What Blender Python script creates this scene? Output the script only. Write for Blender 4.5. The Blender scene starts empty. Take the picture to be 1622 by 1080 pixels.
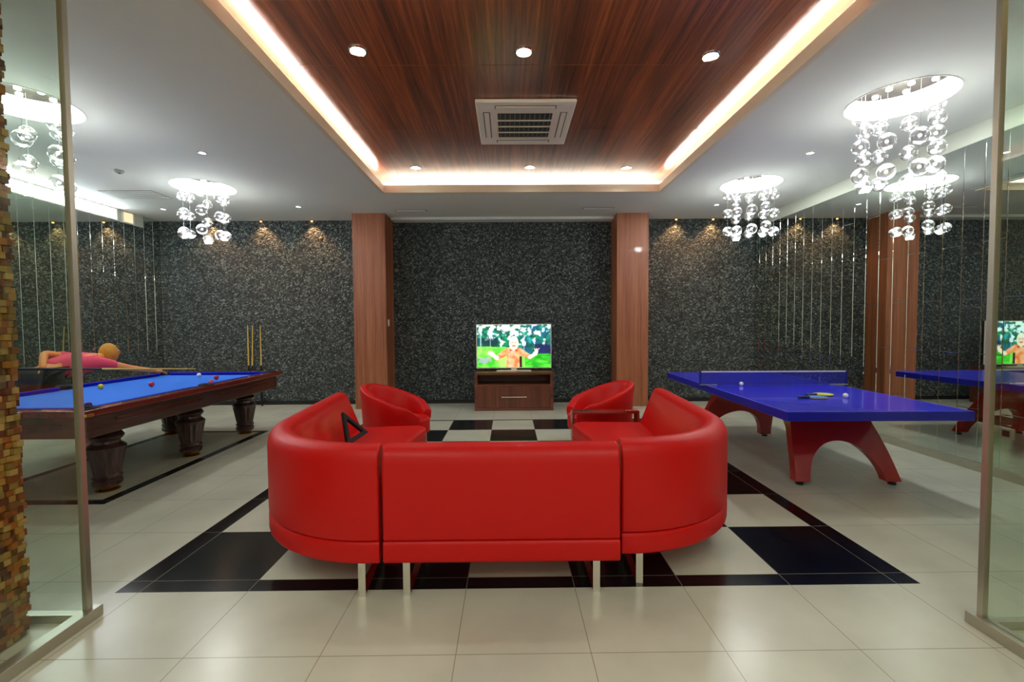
import bpy, bmesh, math, random
from mathutils import Vector, Matrix, noise
random.seed(7)
PI = math.pi
C = bpy.context.scene.collection
S = bpy.context.scene

# ------------------------------------------------------------------ camera, world, exposure
def set_camera():
    p, y, r = .03733, .007874, -.006805
    f = Vector((math.sin(y)*math.cos(p), math.cos(y)*math.cos(p), -math.sin(p)))
    rt = Vector((math.cos(y), -math.sin(y), 0)); up = rt.cross(f)
    r2 = rt*math.cos(r)+up*math.sin(r); u2 = -rt*math.sin(r)+up*math.cos(r)
    cd = bpy.data.cameras.new('camera'); co = bpy.data.objects.new('camera', cd); C.objects.link(co)
    m = Matrix((r2, u2, -f)).transposed().to_4x4(); m.translation = (2.0431, -2.5132, 1.4578)
    co.matrix_world = m
    cd.sensor_fit = 'HORIZONTAL'; cd.sensor_width = 36; cd.lens = 36*703.5/1622; cd.clip_start = .05
    S.camera = co
set_camera()
w = bpy.data.worlds.new('world'); S.world = w; w.use_nodes = True
w.node_tree.nodes['Background'].inputs[0].default_value = (.8, .85, .9, 1)
w.node_tree.nodes['Background'].inputs[1].default_value = .3
S.view_settings.view_transform = 'Standard'; S.view_settings.look = 'None'
S.view_settings.exposure = 0.9; S.view_settings.gamma = 1; S.view_settings.use_curve_mapping = False
LP = dict(chand=33, below=4.2, down=11, small=5, wash=9, cove=5, corridor=5, panel=6.5)     # lamp powers

def lamp(name, kind, loc, energy, color=(1, 1, 1), parent=None, **k):
    l = bpy.data.lights.new(name, kind); l.energy = energy; l.color = color
    for a, b in k.items():
        if a != 'rot': setattr(l, a, b)
    o = bpy.data.objects.new(name, l); C.objects.link(o); o.location = loc
    if 'rot' in k: o.rotation_euler = k['rot']
    if parent: o.parent = parent
    return o

# ------------------------------------------------------------------ materials
def lin(c):
    return tuple(((x/255)/12.92 if x/255 <= .04045 else ((x/255+.055)/1.055)**2.4) for x in c)+(1,)
def mat(name, col, rough=.5, metal=0, coat=0, emit=None, es=0, spec=.5):
    m = bpy.data.materials.new(name); m.use_nodes = True
    b = m.node_tree.nodes['Principled BSDF']
    b.inputs['Base Color'].default_value = lin(col); b.inputs['Roughness'].default_value = rough
    b.inputs['Metallic'].default_value = metal; b.inputs['Coat Weight'].default_value = coat
    b.inputs['Coat Roughness'].default_value = .05; b.inputs['Specular IOR Level'].default_value = spec
    if emit: b.inputs['Emission Color'].default_value = lin(emit); b.inputs['Emission Strength'].default_value = es
    return m
class N:
    def __init__(s, m): s.t = m.node_tree; s.b = s.t.nodes['Principled BSDF']
    def n(s, ty, **k):
        x = s.t.nodes.new(ty)
        for a, b in k.items():
            if a in x.inputs: x.inputs[a].default_value = b
            else: setattr(x, a, b)
        return x
    def l(s, a, b): s.t.links.new(a, b)
    def math(s, op, a, b=0.0, c=0.0):
        x = s.n('ShaderNodeMath'); x.operation = op
        for i, v in enumerate((a, b, c)):
            if hasattr(v, 'links'): s.l(v, x.inputs[i])
            else: x.inputs[i].default_value = v
        return x.outputs[0]
    def ramp(s, fac, stops):
        r = s.n('ShaderNodeValToRGB'); e = r.color_ramp.elements
        while len(e) < len(stops): e.new(.5)
        for i, (p, c) in enumerate(stops): e[i].position = p; e[i].color = c
        s.l(fac, r.inputs[0]); return r.outputs[0]
    def coords(s, scale=(1, 1, 1)):
        tc = s.n('ShaderNodeTexCoord'); mp = s.n('ShaderNodeMapping'); mp.inputs['Scale'].default_value = scale
        s.l(tc.outputs['Object'], mp.inputs[0]); return mp.outputs[0]
    def bump(s, h, strength, dist=.01):
        b = s.n('ShaderNodeBump'); b.inputs['Strength'].default_value = strength; b.inputs['Distance'].default_value = dist
        s.l(h, b.inputs['Height']); s.l(b.outputs[0], s.b.inputs['Normal'])

def wood(name, dark, mid, light, axis='Z', rough=.35, coat=.3, fine=60):
    m = mat(name, mid, rough, coat=coat); k = N(m)
    sc = {'X': (1.1, fine, fine), 'Y': (fine, 1.1, fine), 'Z': (fine, fine, 1.1)}[axis]
    sc2 = tuple(a*.16 for a in sc)
    n1 = k.n('ShaderNodeTexNoise'); n1.inputs['Scale'].default_value = 1; n1.inputs['Detail'].default_value = 5; n1.inputs['Roughness'].default_value = .7
    k.l(k.coords(sc), n1.inputs['Vector'])
    n2 = k.n('ShaderNodeTexNoise'); n2.inputs['Scale'].default_value = 1; n2.inputs['Detail'].default_value = 3
    k.l(k.coords(sc2), n2.inputs['Vector'])
    f = k.math('ADD', k.math('MULTIPLY', n1.outputs['Fac'], .62), k.math('MULTIPLY', n2.outputs['Fac'], .38))
    k.l(k.ramp(f, [(.36, lin(dark)), (.5, lin(mid)), (.64, lin(light))]), k.b.inputs['Base Color'])
    return m
M = {}
M['plaster'] = mat('ceiling_plaster', (226, 229, 221), .8)
M['trim_white'] = mat('cove_trim', (226, 216, 190), .5)
M['band'] = mat('wall_band', (196, 200, 186), .7)
M['wood_ceiling'] = wood('wood_ceiling', (64, 22, 10), (124, 56, 26), (176, 92, 44), 'Y', .3, .6, 46)
M['wood_ceiling'].node_tree.nodes['Principled BSDF'].inputs['Coat Roughness'].default_value = .22
M['wood_column'] = wood('wood_column', (112, 60, 36), (152, 88, 56), (178, 112, 76), 'Z', .5, .1, 60)
M['wood_cabinet'] = wood('wood_cabinet', (70, 34, 22), (104, 54, 36), (132, 76, 50), 'X', .4, .2, 60)
M['mahogany'] = wood('dark_mahogany', (36, 18, 15), (62, 32, 27), (88, 52, 44), 'Y', .28, .5, 40)
M['mahogany_leg'] = wood('dark_mahogany_leg', (34, 20, 18), (58, 36, 32), (84, 58, 52), 'Z', .28, .5, 50)
M['mahogany_rail'] = wood('mahogany_rail', (74, 14, 14), (104, 26, 24), (124, 40, 34), 'Y', .2, .7, 40)
M['red'] = mat('red_leather', (200, 6, 3), .46, coat=.05, spec=.3)
k = N(M['red']); nn = k.n('ShaderNodeTexNoise'); nn.inputs['Scale'].default_value = 260; k.l(k.coords(), nn.inputs['Vector']); k.bump(nn.outputs['Fac'], .12, .002)
M['red_dark'] = mat('dark_red_piping', (120, 6, 4), .5)
M['chrome'] = mat('chrome', (225, 222, 212), .12, 1)
M['satin'] = mat('satin_steel', (190, 188, 172), .35, .8)
M['brass'] = mat('brass', (212, 168, 72), .2, 1)
M['black'] = mat('black_plastic', (12, 12, 14), .35)
M['black_matte'] = mat('black_leather', (8, 8, 10), .7)
M['white'] = mat('white_plastic', (238, 234, 220), .4)
M['silver'] = mat('silver_bezel', (226, 224, 208), .35)
M['lamp'] = mat('lamp_glow', (255, 255, 255), .5, emit=(255, 250, 232), es=8)
M['lamp_small'] = mat('small_lamp_glow', (255, 255, 255), .5, emit=(250, 252, 255), es=5)
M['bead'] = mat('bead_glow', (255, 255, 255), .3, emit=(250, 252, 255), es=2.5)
M['led'] = mat('led_strip_glow', (255, 255, 255), .5, emit=(255, 246, 226), es=7)
M['warm'] = mat('warm_lamp_glow', (255, 200, 140), .5, emit=(255, 150, 70), es=6)
M['window'] = mat('daylit_window', (255, 255, 255), .5, emit=(235, 245, 255), es=3)
M['window_warm'] = mat('warm_window', (255, 235, 200), .5, emit=(240, 215, 170), es=.45)
M['recess'] = mat('recess_white', (250, 250, 250), .5)
M['blue_felt'] = mat('blue_cloth', (56, 118, 226), .9, spec=.2)
M['blue_cushion'] = mat('blue_cushion', (22, 34, 170), .85, spec=.2)
M['pt_blue'] = mat('blue_table_top', (44, 42, 226), .22, coat=.3)
M['pt_edge'] = mat('blue_table_edge', (24, 26, 170), .3)
M['pt_red'] = mat('red_lacquer', (164, 24, 16), .22, coat=.35)
M['cue'] = mat('pale_maple', (214, 178, 86), .35)
M['base'] = mat('skirting_tile', (172, 172, 152), .35)
M['skirt_dark'] = mat('dark_skirting', (26, 27, 28), .4)
M['grille'] = mat('air_grille', (150, 148, 138), .6)
M['skin'] = mat('skin', (224, 140, 80), .6)
M['shirt'] = mat('yellow_shirt', (226, 148, 30), .8)
M['pink'] = mat('pink_shirt', (222, 70, 96), .8)
M['trouser'] = mat('dark_trousers', (44, 46, 42), .85)
M['hair'] = mat('blond_hair', (206, 150, 52), .7)
M['string'] = mat('steel_wire', (200, 200, 200), .3, .8)
M['yellow'] = mat('yellow_bat', (206, 214, 60), .5)
M['slab'] = mat('red_brown_slab', (132, 44, 34), .2, coat=.5)

def glass(name, tint, base=.08, edge=.9, power=2.2, rough=0.0):
    m = bpy.data.materials.new(name); m.use_nodes = True; t = m.node_tree; t.nodes.clear()
    o = t.nodes.new('ShaderNodeOutputMaterial'); mx = t.nodes.new('ShaderNodeMixShader')
    tr = t.nodes.new('ShaderNodeBsdfTransparent'); tr.inputs[0].default_value = lin(tint)
    gl = t.nodes.new('ShaderNodeBsdfGlossy'); gl.inputs['Roughness'].default_value = rough; gl.inputs['Color'].default_value = (1, 1, 1, 1)
    lw = t.nodes.new('ShaderNodeLayerWeight'); lw.inputs['Blend'].default_value = .5
    pw = t.nodes.new('ShaderNodeMath'); pw.operation = 'POWER'; pw.inputs[1].default_value = power
    ma = t.nodes.new('ShaderNodeMath'); ma.operation = 'MULTIPLY_ADD'; ma.inputs[1].default_value = edge; ma.inputs[2].default_value = base
    L = t.links.new
    L(lw.outputs['Facing'], pw.inputs[0]); L(pw.outputs[0], ma.inputs[0]); L(ma.outputs[0], mx.inputs[0])
    L(tr.outputs[0], mx.inputs[1]); L(gl.outputs[0], mx.inputs[2]); L(mx.outputs[0], o.inputs[0]); return m
M['glass'] = glass('clear_partition_glass', (250, 254, 250), .03, .22, 4)
M['bubble'] = glass('clear_bubble_glass', (250, 250, 252), .16, .95, 1.8, .04)
M['mirror'] = mat('mirror', (212, 220, 214), .01, 1)
M['mirror_gap'] = mat('mirror_joint', (150, 156, 148), .5)

# dark pebbled stone cladding
m = mat('dark_pebble_stone', (50, 54, 55), .42, spec=.7); k = N(m)
v = k.n('ShaderNodeTexVoronoi'); v.inputs['Scale'].default_value = 44; v.inputs['Randomness'].default_value = 1
k.l(k.coords(), v.inputs['Vector'])
n1 = k.n('ShaderNodeTexNoise'); n1.inputs['Scale'].default_value = 70; n1.inputs['Detail'].default_value = 4; k.l(k.coords(), n1.inputs['Vector'])
h = k.math('ADD', k.math('MULTIPLY', v.outputs['Distance'], -1.0), k.math('MULTIPLY', n1.outputs['Fac'], .7))
k.bump(h, 1, .035)
sep = k.n('ShaderNodeSeparateColor'); k.l(v.outputs['Color'], sep.inputs[0])
k.l(k.ramp(sep.outputs[0], [(0, lin((24, 28, 32))), (.5, lin((60, 70, 71))), (.85, lin((98, 110, 108))), (1, lin((146, 156, 148)))]), k.b.inputs['Base Color'])
M['stone'] = m

# tiles: jointed every 0.6 m
def tile(name, col, joint, jw=.004, rough=.24, var=.04, spec=.5):
    m = mat(name, col, rough, spec=spec); k = N(m)
    tc = k.n('ShaderNodeTexCoord'); sp = k.n('ShaderNodeSeparateXYZ'); k.l(tc.outputs['Object'], sp.inputs[0])
    def line(o):
        f = k.math('FRACT', k.math('ADD', k.math('DIVIDE', o, .6), 50.5))
        return k.math('LESS_THAN', k.math('ABSOLUTE', k.math('SUBTRACT', f, .5)), jw/1.2)
    g = k.math('MAXIMUM', line(sp.outputs[0]), line(sp.outputs[1]))
    n = k.n('ShaderNodeTexNoise'); n.inputs['Scale'].default_value = 1.7; n.inputs['Detail'].default_value = 6; k.l(tc.outputs['Object'], n.inputs['Vector'])
    a = lin(tuple(c*(1-var) for c in col)); b = lin(tuple(min(255, c*(1+var)) for c in col))
    base = k.ramp(n.outputs['Fac'], [(.35, a), (.65, b)])
    mx = k.n('ShaderNodeMix'); mx.data_type = 'RGBA'; k.l(g, mx.inputs[0]); k.l(base, mx.inputs[6]); mx.inputs[7].default_value = lin(joint)
    k.l(mx.outputs[2], k.b.inputs['Base Color'])
    return m
M['tile_cream'] = tile('cream_porcelain_tile', (196, 199, 182), (148, 144, 120))
M['tile_black'] = tile('black_porcelain_tile', (16, 18, 20), (140, 140, 128), .003, .14, .2)
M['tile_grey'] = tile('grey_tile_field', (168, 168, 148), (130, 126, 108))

# ------------------------------------------------------------------ mesh helpers
class MB:
    def __init__(s): s.v = []; s.f = []; s.m = []
    def add(s, vs, fs, mi=0):
        o = len(s.v); s.v += [tuple(x) for x in vs]; s.f += [tuple(i+o for i in f) for f in fs]; s.m += [mi]*len(fs); return s
    def box(s, x0, x1, y0, y1, z0, z1, mi=0):
        vs = [(x, y, z) for z in (z0, z1) for y in (y0, y1) for x in (x0, x1)]
        return s.add(vs, [(0, 2, 3, 1), (4, 5, 7, 6), (0, 1, 5, 4), (2, 6, 7, 3), (0, 4, 6, 2), (1, 3, 7, 5)], mi)
    def lathe(s, prof, c=(0, 0, 0), n=24, flute=None, mi=0, cap=True):
        vs = []; fs = []
        for (r, z) in prof:
            for i in range(n):
                a = 2*PI*i/n; rr = r
                if flute: rr = r*(1-flute(z, i))
                vs.append((c[0]+rr*math.cos(a), c[1]+rr*math.sin(a), c[2]+z))
        for j in range(len(prof)-1):
            for i in range(n):
                k = (i+1) % n; fs.append((j*n+i, j*n+k, (j+1)*n+k, (j+1)*n+i))
        if cap: fs.append(tuple(range(n-1, -1, -1))); fs.append(tuple((len(prof)-1)*n+i for i in range(n)))
        return s.add(vs, fs, mi)
    def tube(s, pts, r, n=10, mi=0, closed=False):
        pts = [Vector(p) for p in pts]; vs = []; fs = []; L = len(pts)
        rs = r if isinstance(r, (list, tuple)) else [r]*L
        ref = None
        for i, p in enumerate(pts):
            if closed: d = pts[(i+1) % L]-pts[i-1]
            else: d = pts[min(i+1, L-1)]-pts[max(i-1, 0)]
            d.normalize()
            if ref is None: ref = Vector((0, 0, 1)) if abs(d.z) < .9 else Vector((1, 0, 0))
            a = (ref-d*ref.dot(d)).normalized(); b = d.cross(a); ref = a
            for k in range(n):
                t = 2*PI*k/n; vs.append(p+(a*math.cos(t)+b*math.sin(t))*rs[i])
        for i in range(L if closed else L-1):
            j = (i+1) % L
            for k in range(n): q = (k+1) % n; fs.append((i*n+k, i*n+q, j*n+q, j*n+k))
        if not closed: fs.append(tuple(range(n-1, -1, -1))); fs.append(tuple((L-1)*n+k for k in range(n)))
        return s.add(vs, fs, mi)
    def sphere(s, c, r, n=16, mi=0, sq=(1, 1, 1)):
        prof = []; vs = []; fs = []; h = n//2
        for j in range(h+1):
            t = PI*j/h
            for i in range(n):
                a = 2*PI*i/n; vs.append((c[0]+sq[0]*r*math.sin(t)*math.cos(a), c[1]+sq[1]*r*math.sin(t)*math.sin(a), c[2]+sq[2]*r*math.cos(t)))
        for j in range(h):
            for i in range(n): k = (i+1) % n; fs.append((j*n+i, (j+1)*n+i, (j+1)*n+k, j*n+k))
        return s.add(vs, fs, mi)
    def prism(s, pts, z0, z1, mi=0):
        n = len(pts); vs = [(x, y, z0) for x, y in pts]+[(x, y, z1) for x, y in pts]
        return s.add(vs, [tuple(range(n-1, -1, -1)), tuple(range(n, 2*n))]+[(i, (i+1) % n, n+(i+1) % n, n+i) for i in range(n)], mi)
    def sweep(s, path, prof, mi=0, grow=0):
        # path: list of ((x,y),(nx,ny)) inward normals; prof: closed list of (d,z)
        n = len(prof); vs = []; fs = []
        for i, (p, nn) in enumerate(path):
            gr = grow*max(0, (i-14)/3) if len(path) > 10 else 0
            for (d, z) in prof: dd = d+gr*max(0, (d-.3)/.4); vs.append((p[0]+nn[0]*dd, p[1]+nn[1]*dd, z))
        for i in range(len(path)-1):
            for k in range(n): q = (k+1) % n; fs.append((i*n+k, (i+1)*n+k, (i+1)*n+q, i*n+q))
        fs.append(tuple(range(n))); fs.append(tuple((len(path)-1)*n+k for k in range(n-1, -1, -1)))
        return s.add(vs, fs, mi)
    def build(s, name, mats, parent=None, smooth=False, bevel=0, seg=2, weld=True, angle=35):
        me = bpy.data.meshes.new(name); me.from_pydata(s.v, [], s.f)
        mats = mats if isinstance(mats, (list, tuple)) else [mats]
        for q in mats: me.materials.append(M[q] if isinstance(q, str) else q)
        for p, i in zip(me.polygons, s.m): p.material_index = i
        bm = bmesh.new(); bm.from_mesh(me)
        if weld: bmesh.ops.remove_doubles(bm, verts=bm.verts, dist=1e-5)
        bmesh.ops.recalc_face_normals(bm, faces=bm.faces); bm.to_mesh(me); bm.free()
        if smooth:
            for p in me.polygons: p.use_smooth = True
            me.set_sharp_from_angle(angle=math.radians(angle))
        o = bpy.data.objects.new(name, me); C.objects.link(o)
        if parent: o.parent = parent
        if bevel:
            b = o.modifiers.new('bevel', 'BEVEL'); b.width = bevel; b.segments = seg; b.limit_method = 'ANGLE'; b.angle_limit = math.radians(40)
            for p in me.polygons: p.use_smooth = True
            me.set_sharp_from_angle(angle=math.radians(50))
            b.harden_normals = True
        return o
def tag(o, label=None, cat=None, group=None, kind=None):
    if label: o['label'] = label
    if cat: o['category'] = cat
    if group: o['group'] = group
    if kind: o['kind'] = kind
    return o
def thing(name, label, cat, loc=(0, 0, 0), rz=0, group=None):
    o = bpy.data.objects.new(name, None); C.objects.link(o); o.empty_display_size = .1
    o.location = loc; o.rotation_euler = (0, 0, rz); return tag(o, label, cat, group)
def copy_tree(o, parent=None):
    c = o.copy(); C.objects.link(c); c.parent = parent
    for ch in [x for x in bpy.data.objects if x.parent == o]: copy_tree(ch, c)
    return c
def struct(o): o['kind'] = 'structure'; return o

# ------------------------------------------------------------------ room shell
XL, XR, YB, ZC = -4.30, 6.60, 5.72, 3.38
YF, YK = -.40, -4.6          # front partition line, corridor back wall
MX0, MX1, MY0, MY1 = -2.66, -1.30, 1.12, 3.66
def floor():
    b = MB()
    def q(x0, x1, y0, y1, mi):
        if x1-x0 > 1e-4 and y1-y0 > 1e-4: b.add([(x0, y0, 0), (x1, y0, 0), (x1, y1, 0), (x0, y1, 0)], [(0, 1, 2, 3)], mi)
    rb, mb = .13, .10
    X0, X1, Y0, Y1 = -rb, 4.2+rb, -rb+.02, 4.2+.05
    q(XL-.2, X0, YK, MY0, 0); q(XL-.2, X0, MY1, YB+.2, 0)
    q(XL-.2, MX0, MY0, MY1, 0); q(MX1, X0, MY0, MY1, 0)
    q(MX0, MX1, MY0, MY0+mb, 1); q(MX0, MX1, MY1-mb*.8, MY1, 1)
    q(MX0, MX0+mb, MY0+mb, MY1-mb*.8, 1); q(MX1-mb, MX1, MY0+mb, MY1-mb*.8, 1)
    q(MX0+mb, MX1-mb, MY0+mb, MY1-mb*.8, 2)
    q(X0, X1, YK, Y0, 0); q(X0, X1, Y1, YB+.2, 0); q(X1, XR+.2, YK, YB+.2, 0)
    q(X0, 0, Y0, Y1, 1); q(4.2, X1, Y0, Y1, 1); q(0, 4.2, Y0, 0, 1); q(0, 4.2, 4.2, Y1, 1)
    for i in range(7):
        for j in range(7): q(i*.6, i*.6+.6, j*.6, j*.6+.6, 1 if (i+j) % 2 == 0 else 0)
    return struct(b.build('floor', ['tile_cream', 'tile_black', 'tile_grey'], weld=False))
floor()
CX0, CX1, CY0, CY1 = .26, 4.24, .175, 3.98
CH = [(5.45, 1.39), (5.42, 3.70), (-2.10, 1.40), (-2.15, 3.73)]
CR = .385
def ceiling():
    # slab with a rectangular cove opening and four round recesses
    b = MB()
    def annulus(cx, cy, hs):
        n = 48; vs = []; fs = []
        for i in range(n):
            a = 2*PI*(i+.5)/n; c, s = math.cos(a), math.sin(a); k = hs/max(abs(c), abs(s))
            vs += [(cx+CR*c, cy+CR*s, ZC), (cx+k*c, cy+k*s, ZC)]
        # snap square corners
        for q in (1, 3, 5, 7):
            a = q*PI/4; i = round(a/(2*PI/n)-.5) % n
            vs[2*i+1] = (cx+hs*(1 if math.cos(a) > 0 else -1), cy+hs*(1 if math.sin(a) > 0 else -1), ZC)
        for i in range(n): k = (i+1) % n; fs.append((2*i, 2*k, 2*k+1, 2*i+1))
        b.add(vs, fs)
    def q(x0, x1, y0, y1): b.add([(x0, y0, ZC), (x0, y1, ZC), (x1, y1, ZC), (x1, y0, ZC)], [(0, 1, 2, 3)])
    hs = .6
    def side(xa, xb, cs):
        cs = sorted(cs, key=lambda c: c[1]); y = YK
        for cx, cy in cs:
            q(xa, xb, y, cy-hs); q(xa, cx-hs, cy-hs, cy+hs); q(cx+hs, xb, cy-hs, cy+hs); annulus(cx, cy, hs); y = cy+hs
        q(xa, xb, y, YB+.2)
    side(XL-.2, CX0, CH[2:]); side(CX1, XR+.2, CH[:2])
    q(CX0, CX1, YK, CY0); q(CX0, CX1, CY1, YB+.2)
    return struct(b.build('ceiling', 'plaster', weld=False))
ceiling()
def cove():
    b = MB(); t = .05; zt = 3.475                           # upstand lip round the opening
    for x0, x1, y0, y1 in ((CX0-t, CX0, CY0-t, CY1+t), (CX1, CX1+t, CY0-t, CY1+t), (CX0, CX1, CY0-t, CY0), (CX0, CX1, CY1, CY1+t)):
        b.box(x0, x1, y0, y1, ZC-.012, zt)
    struct(b.build('trim_1', 'trim_white', weld=False))
    # cove box and its wood ceiling
    g = .26; b = MB(); x0, x1, y0, y1, zw = CX0-g, CX1+g, CY0-g, CY1+g, 3.60
    for a in ((x0-.03, x0, y0, y1, ZC+.01, zw), (x1, x1+.03, y0, y1, ZC+.01, zw), (x0, x1, y0-.03, y0, ZC+.01, zw), (x0, x1, y1, y1+.03, ZC+.01, zw)): b.box(*a)
    for a in ((x0, CX0-t, y0, y1, ZC+.005, ZC+.02), (CX1+t, x1, y0, y1, ZC+.005, ZC+.02), (CX0-t, CX1+t, y0, CY0-t, ZC+.005, ZC+.02), (CX0-t, CX1+t, CY1+t, y1, ZC+.005, ZC+.02)): b.box(*a)
    struct(b.build('trim_2', 'plaster', weld=False))
    b = MB(); b.box(x0-.03, x1+.03, y0-.03, y1+.03, zw, zw+.03)
    c2 = struct(b.build('ceiling_wood', 'wood_ceiling'))
    # panel joints in the veneer
    b = MB()
    for yy in (2.46, 1.24): b.box(x0, x1, yy-.002, yy+.002, zw-.0015, zw+.001)
    for i in range(1, 9): xx = x0+(x1-x0)*i/9; b.box(xx-.0015, xx+.0015, y0, y1, zw-.0015, zw+.001)
    b.build('panel_joint', mat('veneer_joint', (150, 92, 56), .5), c2)
    # LED strips lying behind the lip
    o = .11
    for n, (lx0, lx1, ly0, ly1) in enumerate(((CX0-o-.012, CX0-o, CY0-.02, CY1+.02), (CX1+o, CX1+o+.012, CY0-.02, CY1+.02), (CX0, CX1, CY1+o, CY1+o+.012), (CX0, CX1, CY0-o-.012, CY0-o))):
        t = thing('led_strip', ['warm white LED strip glowing in the left side of the ceiling cove', 'warm white LED strip glowing in the right side of the ceiling cove', 'white LED strip glowing in the far side of the ceiling cove', 'LED strip in the side of the ceiling cove nearest the camera'][n], 'light', ((lx0+lx1)/2, (ly0+ly1)/2, ZC+.02))
        b = MB(); hx, hy = (lx1-lx0)/2, (ly1-ly0)/2; b.box(-hx, hx, -hy, hy, 0, .012); b.build('strip', 'led', t)
        L = max(hx, hy)*2
        a = lamp('strip_light', 'AREA', (0, 0, .02), LP['cove']*L, (1, .97, .90) if n < 2 else (.96, .98, 1), t, shape='RECTANGLE', size=hx*2+.02, size_y=hy*2+.02, rot=(PI, 0, 0))
cove()

# back wall with stone, skirting
b = MB(); b.box(XL-.2, XR+.2, YB, YB+.15, 0, ZC); struct(b.build('wall_back', 'stone'))
b = MB(); b.box(XL, XR, YB-.018, YB, 0, .07); struct(b.build('baseboard_back', 'skirt_dark'))
# white strip of ceiling trim between the columns
b = MB(); b.box(-.04, 3.96, 5.50, 5.72, 3.335, ZC); struct(b.build('trim_3', 'plaster'))
def side_wall(name, x, s, ztop, yend):
    # s=+1 wall on the right, -1 on the left; staggered mirror panels over plaster
    b = MB(); a0, a1 = sorted((x+s*.012, x+s*.15))
    b.box(a0, a1, YK, YB+.15, 0, ZC)
    wl = struct(b.build(name, 'band'))
    b = MB(); g = .0010; top = ztop; y0 = .14; k = 0
    c0, c1 = sorted((x+s*.004, x+s*.012)); b.box(c0, c1, -.3, YB, .08, top); b.box(c0, c1, yend, YB, top, ZC-.005)
    j = b.build('mirror_joint', 'mirror_gap', wl)
    b = MB()
    ys = [-.26]; 
    while ys[-1]+.2 < YB-.02: ys.append(ys[-1]+.2)
    ys.append(YB-.005)
    for i in range(len(ys)-1):
        ya, yb = ys[i]+g, ys[i+1]-g
        tt = top if (ya+yb)/2 < yend else ZC-.005
        cuts = [.08]+[z for z in ((.06, 1.143, 2.22) if i % 2 else (.60, 1.68, 2.76)) if z > .1]+[tt]
        for q in range(len(cuts)-1):
            za, zb = cuts[q]+g, cuts[q+1]-g
            d = .0; e = .0016
            # flat face with a narrow bevel round it
            F = [(x, ya+e*2, za+e*2), (x, yb-e*2, za+e*2), (x, yb-e*2, zb-e*2), (x, ya+e*2, zb-e*2)]
            B = [(x+s*.004, ya, za), (x+s*.004, yb, za), (x+s*.004, yb, zb), (x+s*.004, ya, zb)]
            b.add(F+B, [(0, 1, 2, 3)]+[(i2, (i2+1) % 4, 4+(i2+1) % 4, 4+i2) for i2 in range(4)])
    mm = b.build('mirror_panels', 'mirror', wl, weld=False)
    b = MB(); c0, c1 = sorted((x-s*.012, x+s*.012)); b.box(c0, c1, -.3, YB, 0, .08)
    struct(b.build('baseboard_right' if s > 0 else 'baseboard_left', 'base'))
    return wl
side_wall('wall_right', XR, 1, 3.20, 5.44)
side_wall('wall_left', XL, -1, 3.18, 5.38)
# clerestory windows in the band of the left wall
for n, (y0, y1, mt) in enumerate(((1.9, 4.81, 'window'), (4.94, 5.13, 'window_warm'))):
    b = MB()
    for a in ((y0-.02, y1+.02, 3.19, 3.205), (y0-.02, y1+.02, 3.362, 3.378), (y0-.02, y0, 3.205, 3.362), (y1, y1+.02, 3.205, 3.362)):
        b.box(XL-.02, XL+.006, a[0], a[1], a[2], a[3])
    fr = struct(b.build('window_%d' % (n+1), 'white', weld=False))
    b = MB(); b.box(XL-.010, XL-.006, y0, y1, 3.205, 3.362); b.build('pane', mt, fr)
lamp('daylight', 'AREA', (XL+.03, 3.3, 3.285), 14, (.85, .93, 1), None, shape='RECTANGLE', size=.14, size_y=2.8, rot=(0, -PI/2, 0))
# columns
for n, (x0, x1, y0) in enumerate(((-.63, -.065, 5.20), (3.945, 4.50, 5.27))):
    b = MB(); b.box(x0, x1, y0, YB, 0, ZC)
    o = b.build('column', 'wood_column', bevel=.004)
    tag(o, ['left reddish-brown wood-clad column against the stone wall, with a light switch', 'right reddish-brown wood-clad column against the stone wall, nearer the blue table'][n], 'column')
t = thing('light_switch', 'small white light switch on the side of the left wood column', 'switch', (-.055, 5.32, 1.50))
b = MB(); b.box(-.010, 0, -.035, .035, -.06, .06); b.build('plate', 'white', t, bevel=.003)
b = MB(); b.box(0, .005, -.015, .015, -.03, .03); b.build('rocker', 'white', t)

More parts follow.
